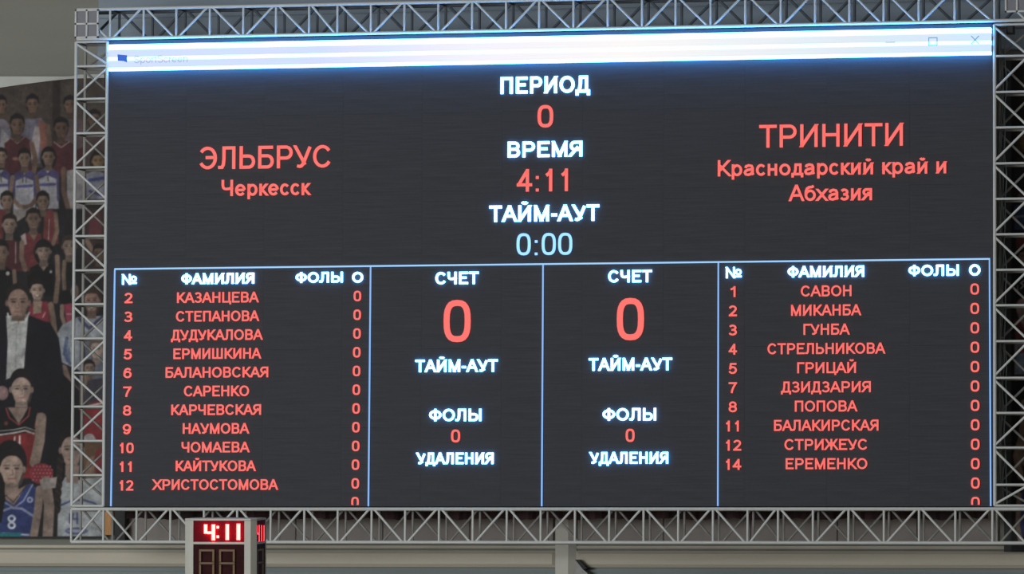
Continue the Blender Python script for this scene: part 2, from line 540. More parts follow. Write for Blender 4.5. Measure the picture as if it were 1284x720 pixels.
# white and blue jerseys
def wb(cx, top, wd, n):
    P.poly([(cx - wd * .9, top + 5), (cx - 5, top), (cx + 5, top), (cx + wd * .9, top + 5), (cx + wd, top + 50), (cx - wd, top + 50)], (132, 132, 140))
    P.poly([(cx - wd * .95, top + 4), (cx - 5, top - 1), (cx, top + 5), (cx + 5, top - 1), (cx + wd * .95, top + 4), (cx + wd, top + 14), (cx, top + 8), (cx - wd, top + 14)], (58, 52, 96))
    P.poly([(cx - wd, top + 6), (cx - wd + 3, top + 12), (cx - wd + 2, top + 40), (cx - wd - 1, top + 40)], (60, 54, 98))
    P.poly([(cx + wd, top + 6), (cx + wd - 3, top + 12), (cx + wd - 2, top + 40), (cx + wd + 1, top + 40)], (60, 54, 98))
    P.line([(cx - 9, top + 20), (cx + 9, top + 19)], 3.4, (64, 60, 116))
    if n == 11:
        P.line([(cx - 2, top + 9), (cx - 2, top + 15)], 1.2, (60, 50, 60)); P.line([(cx + 2, top + 9), (cx + 2, top + 15)], 1.2, (60, 50, 60))
    else:
        P.line([(cx, top + 9), (cx + 1, top + 15)], 1.8, (70, 70, 60))
wb(1, 213, 12, 1); P.head(2, 196, 6.5, 10, SK)
wb(60, 212, 14, 7); P.head(61, 197, 7.5, 11.5, SK, long=True)
wb(31, 214, 14, 11); P.line([(16, 222), (13, 245), (24, 258), (32, 260)], 5, SK); P.line([(46, 222), (49, 244), (40, 257), (32, 260)], 5, SKD); P.head(31, 199, 7.5, 12, SK)
P.poly([(17, 262), (46, 262), (48, 282), (34, 270), (16, 282)], (112, 106, 104))
P.poly([(84, 214), (106, 210), (106, 268), (84, 268)], (124, 118, 120)); P.line([(80, 212), (80, 240), (86, 262)], 6, SKD)
P.head(123, 202, 7.5, 12, (124, 96, 60), long=True); P.poly([(108, 218), (118, 214), (131, 217), (131, 250), (108, 250)], (108, 108, 124)); P.line([(112, 226), (131, 223)], 4, (50, 56, 120)); P.line([(113, 240), (131, 246)], 3.5, (45, 50, 100))
P.poly([(72, 262), (106, 262), (106, 320), (72, 330)], (30, 26, 32))
# seated rows, red jerseys
P.head(9, 252, 7.5, 11.5, SK); P.poly([(0, 262), (8, 264), (4, 300), (-10, 300)], (98, 40, 38))
P.poly([(56, 266), (64, 262), (72, 268), (74, 306), (54, 306)], (106, 40, 42)); P.line([(62, 275), (61, 300)], 1.2, (150, 130, 125)); P.line([(70, 268), (72, 290), (67, 306)], 5, SK)
P.head(54, 253, 7.5, 12.5, SK)
P.poly([(4, 306), (14, 300), (23, 303), (26, 340), (4, 340)], (76, 28, 34)); P.line([(20, 304), (20, 330)], 1.5, (130, 120, 118)); P.head(12, 282, 8.5, 13, SK2, hair=(36, 26, 22), tilt=12)
P.poly([(27, 296), (38, 291), (52, 293), (56, 340), (26, 340)], (98, 34, 40)); P.poly([(26, 296), (32, 292), (34, 306), (30, 308)], (140, 128, 124))
P.poly([(36, 291), (48, 291), (43, 302)], SK); P.line([(28, 304), (27, 322), (32, 338)], 6, SK); P.head(42, 275, 8.5, 13, SK, hair=(34, 26, 22))
P.poly([(106, 262), (131, 262), (131, 330), (106, 330)], (56, 38, 38)); P.poly([(112, 270), (126, 266), (128, 296), (112, 296)], (96, 40, 46)); P.line([(108, 300), (118, 318), (128, 322)], 6, SK)
# black vests
P.poly([(-4, 336), (4, 332), (16, 340), (20, 400), (-10, 400)], (20, 17, 20)); P.line([(18, 340), (20, 368)], 5, SK); P.ell(10, 343, 2.4, 2.6, (160, 150, 145)); P.head(2, 317, 8.5, 14.5, SK)
P.poly([(38, 336), (50, 330), (62, 330), (72, 336), (72, 372), (36, 372)], (20, 18, 21)); P.poly([(48, 330), (62, 330), (55, 340)], SK2); P.ell(64, 341, 1.6, 2.2, (140, 135, 135))
P.line([(72, 322), (73, 350), (70, 378)], 6, SK); P.head(55, 315, 9, 13, SK2, long=True, hl=.2)
P.line([(81, 328), (80, 345), (81, 362)], 5, SK); P.poly([(84, 332), (96, 328), (104, 334), (104, 352), (84, 352)], (24, 20, 24)); P.head(87, 309, 8.5, 13, SK2, hair=(58, 46, 38))
P.poly([(104, 330), (131, 330), (131, 352), (104, 352)], (40, 30, 32)); P.head(124, 318, 7, 11, SKD)
# smiling boy and pink vests
P.poly([(34, 346), (46, 340), (66, 343), (68, 366), (36, 362)], (18, 14, 14)); P.head(47, 364, 8.5, 13, (150, 124, 108), smile=True)
P.poly([(36, 384), (44, 378), (60, 378), (64, 404), (38, 404)], (128, 34, 48)); P.poly([(42, 378), (53, 378), (52, 392), (42, 394)], (136, 112, 92)); P.line([(64, 382), (67, 400), (69, 420)], 7, (118, 94, 76)); P.line([(57, 392), (54, 398)], 1.2, (170, 140, 140))
P.ell(83, 373, 9, 9, (20, 17, 19)); P.poly([(80, 382), (90, 380), (94, 404), (84, 408)], (136, 38, 62)); P.line([(78, 384), (78, 396), (82, 410)], 5, (130, 105, 88)); P.line([(84, 394), (90, 394)], 1.6, (170, 120, 130)); P.ell(94, 366, 5, 9, SK)
# man in a white polo behind the frame, woman with brown hair
P.poly([(72, 418), (78, 408), (96, 398), (131, 396), (131, 478), (90, 460), (72, 452)], (128, 134, 142)); P.line([(84, 424), (81, 444), (88, 456)], 4, (60, 74, 110)); P.line([(83, 424), (87, 448)], 2, (86, 100, 130))
for k in range(5):
    P.line([(79 + k * 2, 436 + (k % 2) * 8), (84 + k, 454)], 1, (60, 72, 112))
P.line([(80, 462), (86, 480), (97, 492)], 9, (108, 86, 76)); P.ell(116, 376, 12, 20, (52, 36, 30)); P.head(115, 377, 9.5, 15, (136, 100, 86), hair=(56, 40, 32), smile=True)
P.line([(100, 400), (112, 412), (128, 398)], 4, (50, 58, 92)); P.poly([(100, 425), (131, 425), (131, 500), (100, 500)], (88, 92, 108)); P.line([(104, 430), (110, 470), (104, 500)], 2, (50, 55, 90)); P.line([(118, 430), (112, 480)], 2, (60, 64, 92))
P.head(121, 438, 8, 13, (150, 128, 114), hair=(90, 74, 60)); P.head(112, 462, 6.5, 10, (120, 96, 84)); P.poly([(100, 478), (131, 474), (131, 510), (100, 510)], (54, 50, 62)); P.line([(108, 472), (100, 505)], 6, SK)
# man in a dark suit
P.poly([(-14, 404), (4, 398), (12, 394), (38, 396), (64, 406), (74, 424), (80, 470), (86, 590), (-14, 590)], (17, 17, 28))
P.poly([(8, 396), (36, 394), (33, 430), (30, 468), (8, 476), (10, 430)], (150, 152, 150)); P.poly([(14, 396), (34, 396), (24, 406)], (112, 84, 72)); P.line([(10, 393), (13, 406), (22, 404)], 2, (172, 174, 172)); P.line([(37, 392), (32, 404), (25, 404)], 2, (172, 174, 172)); P.line([(21, 410), (20, 460)], .8, (118, 120, 120))
P.head(23, 379, 14, 21, (134, 104, 90), hair=(32, 25, 22), hl=.62, neck=1.12)
# boy in a black and red vest
P.poly([(80, 470), (100, 490), (100, 600), (60, 600), (60, 500)], (16, 15, 22))
P.poly([(0, 520), (10, 511), (44, 511), (56, 522), (50, 560), (42, 600), (-6, 600), (-4, 540)], (22, 18, 22))
P.poly([(-6, 548), (44, 541), (42, 600), (-6, 600)], (122, 26, 28)); P.line([(-4, 546), (18, 543), (32, 540), (43, 544)], 2, (176, 170, 165)); P.line([(-4, 541), (18, 539), (32, 536), (44, 540)], 1.2, (160, 155, 150))
P.poly([(10, 511), (36, 511), (24, 532)], (128, 106, 94)); P.line([(8, 512), (12, 524), (24, 533), (36, 522), (38, 511)], 1.8, (150, 46, 50)); P.line([(48, 518), (44, 536)], 1.6, (150, 44, 48)); P.ell(8, 531, 2.5, 2.5, (120, 50, 44))
P.line([(19, 548), (18, 556), (25, 556)], 2, (200, 190, 185)); P.line([(25, 547), (25, 562)], 2, (200, 190, 185))
P.line([(52, 524), (50, 552), (44, 580)], 13, (128, 106, 92)); P.ell(3, 493, 8, 9, (128, 96, 96)); P.ell(27, 478, 14, 16, (24, 18, 18)); P.head(27, 488, 13.5, 19, (156, 130, 116), hair=(26, 20, 20), hl=.6, neck=1.2)
P.poly([(60, 560), (76, 540), (86, 560), (80, 620), (62, 620)], (18, 16, 20))
# red ball and red jersey behind the frame
P.poly([(100, 512), (131, 498), (131, 545), (104, 545)], (128, 30, 34)); P.line([(100, 512), (131, 505)], 2.5, (170, 165, 165)); P.ell(122, 545, 14, 16, (126, 28, 36)); P.ell(112, 552, 8, 8, (150, 140, 145)); P.poly([(104, 552), (131, 556), (131, 600), (104, 600)], (96, 66, 44)); P.ell(118, 590, 11, 18, (120, 92, 72)); P.ell(126, 580, 8, 18, (120, 30, 36))
# red dotted cloth and girls of the front row
P.ell(52, 594, 15, 13, (138, 34, 44))
for i in range(6):
    for j in range(5):
        P.ell(42 + i * 4.3 + (j % 2) * 2, 585 + j * 4.3, .9, .9, (180, 110, 115))
P.poly([(74, 612), (82, 598), (100, 602), (126, 598), (131, 606), (131, 673), (72, 673)], (140, 146, 150))
P.line([(76, 634), (90, 628), (104, 627), (118, 631), (128, 640)], 2.4, (52, 66, 120)); P.line([(88, 645), (88, 656)], 2.2, (48, 58, 120)); P.line([(92, 644), (91, 651), (98, 651)], 2, (48, 58, 120)); P.line([(97, 644), (97, 657)], 2, (48, 58, 120)); P.ell(96, 666, 14, 4.5, (60, 70, 120)); P.ell(96, 666, 11, 2, (130, 134, 150))
P.ell(90, 558, 16, 24, (26, 20, 20)); P.head(90, 564, 14, 22, (146, 120, 108), hair=(26, 20, 20), hl=.55); P.poly([(82, 584), (100, 584), (98, 606), (84, 606)], (128, 104, 92))
for k in range(7):
    P.ell(76 - k * .7, 578 + k * 10, 4.5, 6.5, (34, 27, 25)); P.line([(73 - k * .7, 575 + k * 10), (79 - k * .7, 580 + k * 10)], 1, (62, 50, 42))
P.line([(58, 604), (62, 635), (60, 676)], 13, (126, 106, 94)); P.poly([(50, 602), (72, 598), (70, 612), (52, 614)], (138, 128, 122))
P.poly([(-14, 632), (4, 630), (38, 606), (46, 612), (46, 640), (44, 676), (-14, 676)], (36, 50, 112))
P.poly([(4, 624), (34, 608), (18, 634)], (134, 110, 98)); P.line([(4, 629), (18, 637), (30, 628), (41, 608)], 2, (120, 130, 165)); P.line([(4, 618), (17, 630), (33, 610)], .9, (30, 24, 24))
P.line([(0, 642), (14, 637), (28, 638), (46, 650)], 3, (120, 130, 165)); P.ell(38, 627, 4, 4, (140, 148, 178)); P.ell(38, 627, 1.8, 1.8, (50, 60, 120))
for yy in (650.5, 659):
    P.ell(15, yy, 5.2, 4.8, (190, 198, 210)); P.ell(15, yy, 2.4, 2.2, (36, 50, 112))
P.line([(4, 669), (36, 671)], 2.5, (150, 160, 190))
P.line([(50, 614), (48, 640), (42, 676)], 10, (132, 110, 98))
P.ell(13, 580, 21, 28, (24, 19, 20)); P.head(15, 588, 15.5, 22, (158, 130, 114), hair=(25, 19, 20), hl=.56)
P.poly([(-14, 600), (4, 600), (7, 625), (2, 655), (-14, 660)], (20, 17, 19))
P.poly([(-14, 668), (26, 668), (28, 674), (-14, 674)], (20, 110, 120))
P.noise(.10)
P.blur()
# the print runs on to the left of the frame
EXT = 60
P.im = np.concatenate([P.im[:, 1:EXT + 1][:, ::-1], P.im], 1)
P.x0 -= EXT
P.X = np.concatenate([P.X[:, :EXT] - EXT, P.X], 1)
P.Y = np.concatenate([P.Y[:, :EXT], P.Y], 1)


def topedge(x):
    x = max(x, -14)
    return 98 + 11.5 * max(0, (95 - x) / 95) ** 1.25 if x < 95 else 98 - (x - 95) * 0.02
mural = poster_mesh('team_poster', P, YW - 0.10, POSTER_GAIN, topedge)
tag(mural, 'large printed poster of a basketball team photo on the wall left of the screen', 'poster')

# pale fold of the banner above the print
YF = YW - 0.11
v, f = [], []
N = 50
for i in range(N + 1):
    x = -74 + 205 * i / N
    lo = at(x, topedge(x) + .4, YF)
    ty = 96.5 if x < 95 else 96.5 - (x - 95) * .02
    ty = min(ty, topedge(x) - 2.2) - (0.5 if x < 95 else 2)
    hi = at(x, ty, YF)
    v += [(lo.x, YF, lo.z), (hi.x, YF - 0.012, hi.z), (hi.x, YF + 0.006, hi.z + 0.004), (lo.x, YF + .006, lo.z)]
for i in range(N):
    for k in range(4):
        a, b_ = 4 * i + k, 4 * i + (k + 1) % 4
        f.append((a, a + 4, b_ + 4, b_))
fold = mesh_obj('banner_edge', v, f, mat('white_banner_cloth', (0.50, 0.52, 0.50), 0.8, noise=.05))
tag(fold, 'pale slanting top edge strip along the team poster on the left', 'strip')
# black strip built for the shade gap under the poster
z = at(50, 674, YW - .1)
o = box('poster_shade_strip', at(-74, 674, YW - .1).x, at(130, 674, YW - .1).x, YW - 0.115, YW - 0.09, at(50, 675.4, YW - .1).z, at(50, 673.2, YW - .1).z, M_black)
tag(o, 'thin black strip for the shade gap under the left poster', 'shade_strip')

# right-hand poster, mostly hidden behind the right column
P = Paint(1259, 1310, 74, 692, (24, 20, 22))
P.poly([(1259, 74), (1268, 74), (1268, 692), (1259, 692)], (48, 54, 54))
P.poly([(1268, 74), (1310, 74), (1310, 150), (1268, 150)], (30, 26, 24))
P.ell(1281, 178, 8, 14, (58, 42, 26)); P.ell(1284, 178, 5, 9, (84, 60, 36)); P.poly([(1272, 200), (1290, 196), (1296, 235), (1272, 235)], (34, 28, 34))
P.head(1284, 245, 7, 9, SKD); P.poly([(1272, 258), (1290, 254), (1300, 290), (1272, 288)], (40, 50, 92)); P.line([(1274, 272), (1290, 270)], 3, (110, 112, 130))
P.poly([(1274, 298), (1292, 296), (1292, 312), (1274, 312)], (90, 36, 36)); P.head(1284, 322, 7, 10, SK); P.poly([(1273, 338), (1300, 334), (1300, 378), (1273, 378)], (18, 16, 18))
P.line([(1284, 352), (1280, 355), (1284, 358), (1280, 362)], 1.8, (170, 170, 170)); P.line([(1276, 358), (1276, 366)], 1.4, (150, 150, 150))
P.ell(1282, 386, 8, 12, (132, 112, 102)); P.poly([(1270, 402), (1300, 394), (1300, 425), (1274, 425)], (104, 34, 44)); P.poly([(1276, 396), (1290, 394), (1284, 412)], (128, 110, 100))
P.poly([(1272, 428), (1300, 428), (1300, 470), (1272, 470)], (96, 102, 112)); P.ell(1280, 455, 6, 12, (98, 118, 140)); P.poly([(1276, 436), (1300, 432), (1300, 440), (1276, 444)], (110, 40, 46))
P.poly([(1272, 472), (1300, 472), (1300, 520), (1272, 520)], (20, 18, 20)); P.line([(1284, 505), (1282, 545), (1274, 572), (1280, 598)], 8, (110, 88, 72)); P.ell(1284, 555, 7, 30, (104, 82, 68))
P.poly([(1278, 618), (1300, 610), (1300, 680), (1278, 670)], (30, 44, 98)); P.line([(1278, 620), (1276, 660), (1280, 680)], 6, (120, 98, 84))
P.noise(.12)
P.blur()
mural2 = poster_mesh('team_poster', P, YW - 0.10, POSTER_GAIN)
tag(mural2, 'dark printed team poster on the wall behind the right truss column', 'poster')

# ------------------------------------------------------------------ trusses
RC, RB = 0.0135, 0.0095
DY = 0.25


def pl(x, y, Y=0.0):
    return at(x, y, Y)


def truss(root, nodesA, nodesB, dirs, back_mesh, back_r=1.0, front_mesh=None):
    """nodesA / nodesB: front-plane points of the two chords, bay by bay; dirs: 'u' A->next B, 'd' B->next A"""
    fm = front_mesh or T_front
    D = Vector((0, DY, 0))
    for L_ in (nodesA, nodesB):
        tube('chord', L_[0], L_[-1], RC, root, fm)
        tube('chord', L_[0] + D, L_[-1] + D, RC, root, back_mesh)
    n = len(nodesA)
    for i in range(n):
        a, b_ = nodesA[i], nodesB[i]
        tube('strut', a, b_, RB, root, fm)
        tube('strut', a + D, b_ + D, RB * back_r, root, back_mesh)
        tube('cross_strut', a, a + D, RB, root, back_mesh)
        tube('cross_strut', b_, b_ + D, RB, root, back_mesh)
        if i < n - 1:
            a2, b2 = nodesA[i + 1], nodesB[i + 1]
            if dirs[i] == 'u':
                tube('diagonal_brace', a.lerp(a2, .07), b_.lerp(b2, .93), RB, root, fm)
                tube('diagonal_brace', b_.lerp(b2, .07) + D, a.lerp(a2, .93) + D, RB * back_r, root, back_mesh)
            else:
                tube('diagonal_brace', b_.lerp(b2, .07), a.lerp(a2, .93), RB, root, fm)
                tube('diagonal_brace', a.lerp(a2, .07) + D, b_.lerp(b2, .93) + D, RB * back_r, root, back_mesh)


def hline(x, p, q):
    return p[1] + (q[1] - p[1]) * (x - p[0]) / (q[0] - p[0])


# constant-height chords in the world, heights read at both ends
zt_hi = (pl(130, 9.4).z + pl(640, -.2 + 3.2).z) / 2
zt_lo = (pl(137, 47.8).z + pl(1240, 26.6).z) / 2
zb_hi = Z0 - RC - 0.004
zb_lo = (pl(129, 680.5).z + pl(1243, 680.2).z) / 2
print('truss heights', zt_hi, zt_lo, zb_hi, zb_lo)

top = thing('box_truss', 'horizontal aluminium box truss along the top of the screen with shade-toned rear braces', 'truss', pl(640, 40))
xs = [96.5, 138, 180, 221, 263, 305, 346, 387.5, 423, 465, 507, 549.5, 592, 634.5, 676, 719, 762, 805, 847, 891, 934.5, 979, 1022, 1065, 1108, 1152, 1197, 1247, 1289]
ds = 'd' + 'ududud' + 'dd' + 'udududududud' + 'u' + 'ddd' + 'u' + 'dd'
A = [Vector((pl(x, 47).x, 0, zt_lo)) for x in xs]
B = [Vector((a.x, 0, zt_hi)) for a in A]
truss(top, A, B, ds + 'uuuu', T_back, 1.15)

bot = thing('box_truss', 'horizontal aluminium box truss along the bottom of the screen', 'truss', pl(640, 680))
xs = [89.4, 129.6, 171.2, 213.6, 255.7, 297.4, 339.4, 381.6, 423.5, 466, 508, 550.5, 592.8, 635.5, 678, 721, 764, 807, 850.5, 894, 937.4, 975.7, 1019.4, 1064, 1108.4, 1152.4, 1198, 1244.5, 1289]
A = [Vector((pl(x, 660).x, 0, zb_lo)) for x in xs]
B = [Vector((a.x, 0, zb_hi)) for a in A]
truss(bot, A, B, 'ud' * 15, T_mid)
# wall brackets hidden behind the screen carry the frame
for x in (0.8, 3.5, 6.3):
    for zz in (zt_lo,):
        tube('wall_bracket', (x, DY, zz), (x, YW - 0.035 if zz < 3 else YW - .002, zz), RC, bot if zz < 3 else top, T_mid)

lc = thing('box_truss', 'upright aluminium truss column left of the screen in front of the team poster', 'truss', pl(110, 639))
ys = [51, 83, 124, 167, 210, 252.5, 296, 339, 381.5, 424.5, 467.5, 510, 553, 596, 639]
dirs_ = 'd' + 'ud' * 8
xo, xi = lambda y: pl(96.3 + (88.8 - 96.3) * (y - 50) / 630, y).x, lambda y: pl(134.2 + (129.8 - 134.2) * (y - 50) / 630, y).x
X0, X1 = np.mean([xo(y) for y in ys]), np.mean([xi(y) for y in ys])
zt_col = zt_lo - RC - .002
A, B = [], []
for y in ys:
    z = pl(112, y).z
    z = min(max(z, Z0 + 0.008 if y > 600 else z), zt_col - RB)
    A.append(Vector((X0, 0, z)))
    B.append(Vector((X1, 0, z)))
# u: A(outer) upper -> B lower ; here bays run downwards: 'd' = B->next A = "/" ; 'u' = "\"
dmap = ['u', 'd', 'u', 'd', 'u', 'd', 'u', 'd', 'u', 'd', 'u', 'd', 'u', 'd']
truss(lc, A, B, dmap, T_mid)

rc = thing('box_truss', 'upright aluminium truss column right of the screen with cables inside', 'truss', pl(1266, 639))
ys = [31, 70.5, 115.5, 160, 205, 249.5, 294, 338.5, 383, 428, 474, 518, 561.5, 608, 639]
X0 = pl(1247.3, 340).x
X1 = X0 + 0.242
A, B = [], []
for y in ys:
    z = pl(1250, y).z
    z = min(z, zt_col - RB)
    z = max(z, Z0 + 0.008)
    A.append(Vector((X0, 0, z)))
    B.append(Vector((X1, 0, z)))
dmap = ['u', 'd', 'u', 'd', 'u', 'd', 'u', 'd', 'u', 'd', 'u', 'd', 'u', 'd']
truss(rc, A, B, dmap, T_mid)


# corner plates with four square openings
def plate(parent, x0, x1, y0, y1):
    a, b_ = pl(x0, y1, -0.03), pl(x1, y0, -0.03)
    X0, X1, Z1, Z2 = a.x, b_.x, a.z, b_.z
    bw = 0.013
    box('plate_backing', X0 + .004, X1 - .004, -0.018, -0.0145, Z1 + .004, Z2 - .004, M_plate, parent)
    xm, zm = (X0 + X1) / 2, (Z1 + Z2) / 2
    for (p, q_, r, s) in ((X0, X1, Z1, Z1 + bw), (X0, X1, Z2 - bw, Z2), (X0, X1, zm - bw / 2, zm + bw / 2),
                          (X0, X0 + bw, Z1, Z2), (X1 - bw, X1, Z1, Z2), (xm - bw / 2, xm + bw / 2, Z1, Z2)):
        box('plate_bar', p, q_, -0.03, -0.018, r, s, M_alu, parent)


plate(top, 93.5, 123.5, 11.5, 48)
plate(top, 1260, 1290, -21, 15.5)

# cables inside the right column
cb = rc
for k in range(4):
    cu = bpy.data.curves.new('cable', 'CURVE')
    cu.dimensions = '3D'
    cu.bevel_depth = 0.005
    cu.bevel_resolution = 1
    sp = cu.splines.new('POLY')
    n = 60
    sp.points.add(n - 1)
    ph = random.uniform(0, 6)
    bx = pl(1254 + 2.2 * k, 400, .14).x - cb.location.x
    for i in range(n):
        z = Z0 + .01 + (zt_lo - Z0 - .05) * i / (n - 1) - cb.location.z
        sp.points[i].co = (bx + .008 * math.sin(i * .5 + ph) + .005 * math.sin(i * 1.1 + ph * 2), .14 + .012 * math.sin(i * .4 + ph), z, 1)
    tmp = bpy.data.objects.new('tmp', cu)
    me = bpy.data.meshes.new_from_object(tmp)
    bpy.data.objects.remove(tmp)
    me.materials.clear()
    me.materials.append(M_cable)
    c = bpy.data.objects.new('cable', me)
    COL.objects.link(c)
    c.parent = cb
# dark clamp near the right corner
o = box('pipe_clamp', pl(1262, 38, .1).x, pl(1272, 38, .1).x, 0.07, 0.13, pl(1266, 43, .1).z, zt_lo - 0.0, M_black, bev=.01)
tag(o, 'small black clamp hanging from the top truss at the right corner', 'clamp')

# ------------------------------------------------------------------ LED screen
WS, HS = 7.04, 3.6927
scr = thing('led_scoreboard', 'large dark LED scoreboard with red and white Cyrillic lettering under a white bar', 'scoreboard', (0, 0, Z0))
YS = -0.004        # front face of the panels
NX, NZ = 11, 6
pw, ph_ = (WS - 0.004) / NX, (HS - 0.004) / NZ
v, f = boxgeo(0.0002, pw - 0.0002, YS, 0.07, 0.0002, ph_ - 0.0002, bev=0.0003)
pm = bpy.data.meshes.new('led_panel')
pm.from_pydata(v, [], f)
pm.materials.append(M_screen)
for i in range(NX):
    for j in range(NZ):
        o = bpy.data.objects.new('led_panel', pm)
        COL.objects.link(o)
        o.parent = scr
        o.location = (0.002 + i * pw, 0, 0.002 + j * ph_)
box('back_frame', 0.01, WS - .01, 0.072, 0.13, Z0 + 0.01, Z0 + HS - .01, M_black, scr)

H1 = 0.014         # lit LEDs raised off the face so their light makes a halo around them


def prism(name, polys, m, y0, depth, parent=scr):
    """polys: convex outlines in screen coordinates (x, z) from the lower left corner"""
    v, f = [], []
    for pg in polys:
        n = len(pg)
        if n < 3:
            continue
        ar = sum(pg[i][0] * pg[(i + 1) % n][1] - pg[(i + 1) % n][0] * pg[i][1] for i in range(n))
        if ar < 0:
            pg = pg[::-1]
        o_ = len(v)
        v += [(x, y0 - depth, z) for x, z in pg] + [(x, y0, z) for x, z in pg]
        f.append(tuple(o_ + k for k in range(n)))
        for k in range(n):
            k2 = (k + 1) % n
            f.append((o_ + k2, o_ + k, o_ + n + k, o_ + n + k2))
    return mesh_obj(name, v, f, m, parent)


# ---- stroke alphabet (cap height 1). x, y of strokes run 0..1 inside the letter box
def E(cx, cy, rx, ry, a0, a1, n=None, p=1.0):
    n = n or max(3, int(abs(a1 - a0) / 18))
    out = []
    for k in range(n + 1):
        a = math.radians(a0 + (a1 - a0) * k / n)
        c, s = math.cos(a), math.sin(a)
        out.append((cx + rx * math.copysign(abs(c) ** p, c), cy + ry * math.copysign(abs(s) ** p, s)))
    return out


def bowl(x0, xs_, x1, lo, hi):
    return [(x0, lo), (xs_, lo)] + E(xs_, (lo + hi) / 2, x1 - xs_, (hi - lo) / 2, -80, 80, 8) + [(xs_, hi), (x0, hi)]


# glyph: width, lsb, rsb, H, list of (points, caps) ; caps: s square, b butt, c extend and clip, o closed
ARC = lambda a: [(x, y) for x, y in a]
G = {}
st0, st1 = ([(0, 0), (0, 1)], 's'), ([(1, 0), (1, 1)], 's')
G['А'] = (.93, .0, .0, 1, [([(0, 0), (.47, 1)], 'c'), ([(.53, 1), (1, 0)], 'c'), ([(.18, .32), (.82, .32)], 'b')])
G['Б'] = (.76, .11, .05, 1, [([(.93, 1), (0, 1), (0, 0)], 's'), (bowl(0, .6, 1, 0, .57), 'b')])
G['В'] = (.76, .11, .06, 1, [st0, (bowl(0, .6, .94, .53, 1), 'b'), (bowl(0, .6, 1, 0, .53), 'b')])
G['Г'] = (.64, .11, .02, 1, [([(0, 0), (0, 1), (1, 1)], 's')])
G['Д'] = (.92, .01, .01, 1, [([(0, -.2), (0, 0), (1, 0), (1, -.2)], 's'), ([(.82, 0), (.82, 1), (.3, 1), (.29, .55), (.24, .25), (.14, .02)], 'b')])
G['Е'] = (.74, .11, .06, 1, [([(1, 1), (0, 1), (0, 0), (1, 0)], 's'), ([(0, .53), (.93, .53)], 'b')])
G['Ж'] = (1.25, .0, .0, 1, [([(.5, 0), (.5, 1)], 's'), ([(.32, .53), (.68, .53)], 'b'), ([(0, 0), (.34, .53)], 'c'), ([(1, 0), (.66, .53)], 'c'), ([(.08, 1), (.34, .53)], 'c'), ([(.92, 1), (.66, .53)], 'c')])
G['З'] = (.72, .05, .06, 1, [(E(.47, .76, .46, .24, 155, -85, 10) + [(.3, .52)], 'b'), ([(.3, .52)] + E(.47, .26, .53, .26, 85, -158, 12), 'b')])
G['И'] = (.79, .11, .11, 1, [st0, st1, ([(0.02, 0), (.98, 1)], 'c')])
G['Й'] = (.79, .11, .11, 1, G['И'][4] + [(E(.5, 1.38, .24, .13, 190, 350, 6), 'b')])
G['К'] = (.79, .11, .0, 1, [st0, ([(0, .52), (.3, .52)], 'b'), ([(.28, .5), (.9, 1)], 'c'), ([(.28, .54), (1, 0)], 'c')])
G['Л'] = (.84, .0, .11, 1, [([(1, 0), (1, 1), (.3, 1), (.3, .45), (.26, .14), (.16, .01), (0, .01)], 's')])
G['М'] = (.94, .11, .11, 1, [st0, st1, ([(0.02, 1), (.5, 0.0)], 'c'), ([(.98, 1), (.5, 0.0)], 'c')])
G['Н'] = (.78, .11, .11, 1, [st0, st1, ([(0, .53), (1, .53)], 'b')])
G['О'] = (.96, .06, .06, 1, [(E(.5, .5, .5, .5, 0, 360, 24), 'o')])
G['П'] = (.78, .11, .11, 1, [([(0, 0), (0, 1), (1, 1), (1, 0)], 's')])
G['Р'] = (.77, .11, .06, 1, [st0, (bowl(0, .6, 1, .44, 1), 'b')])
G['С'] = (.89, .07, .05, 1, [(E(.52, .5, .52, .5, 36, 328, 18), 'b')])
G['Т'] = (.80, .03, .03, 1, [([(0, 1), (1, 1)], 's'), ([(.5, 0), (.5, 1)], 's')])
G['У'] = (.86, .01, .01, 1, [([(0.0, 1), (.54, .26)], 'c'), ([(1.0, 1), (.62, .3), (.5, .1), (.4, .02), (.28, 0), (.12, .03)], 'b')])
G['Ф'] = (.96, .05, .05, 1, [([(.5, 0), (.5, 1)], 's'), (E(.5, .52, .5, .36, 0, 360, 22), 'o')])
G['Х'] = (.92, .0, .0, 1, [([(0.01, 0), (.97, 1)], 'c'), ([(.03, 1), (.99, 0)], 'c')])
G['Ц'] = (.88, .11, .0, 1, [([(0, 1), (0, 0), (1, 0), (1, -.2)], 's'), ([(.86, 0), (.86, 1)], 's')])
G['Ч'] = (.75, .08, .11, 1, [st1, ([(0, 1), (0, .68), (.06, .52), (.2, .44), (.45, .42), (.75, .45), (1, .52)], 's')])
G['Ш'] = (1.07, .11, .11, 1, [([(0, 1), (0, 0), (1, 0), (1, 1)], 's'), ([(.5, 0), (.5, 1)], 's')])
G['Э'] = (.89, .05, .07, 1, [(E(.48, .5, .52, .5, 144, -148, 18), 'b'), ([(.36, .52), (1, .52)], 'b')])
G['Ь'] = (.76, .11, .05, 1, [st0, (bowl(0, .6, 1, 0, .57), 'b')])
G['Ы'] = (1.0, .11, .11, 1, [st0, st1, (bowl(0, .42, .70, 0, .57), 'b')])
G['Я'] = (.80, .03, .11, 1, [st1, ([(1, .44), (.4, .44)] + E(.4, .72, .4 - .04, .28, 260, 100, 8) + [(.4, 1), (1, 1)], 'b'), ([(.52, .46), (0.0, 0)], 'c')])
G['№'] = (1.36, .1, .03, 1, [([(0, 0), (0, 1)], 's'), ([(.52, 0), (.52, 1)], 's'), ([(0.01, 1), (.51, 0)], 'c'), (E(.83, .56, .17, .25, 0, 360, 14), 'o'), ([(.66, .08), (1, .08)], 's')])
G['0'] = (.64, .06, .06, 1, [(E(.5, .5, .5, .5, 0, 360, 24, .72), 'o')])
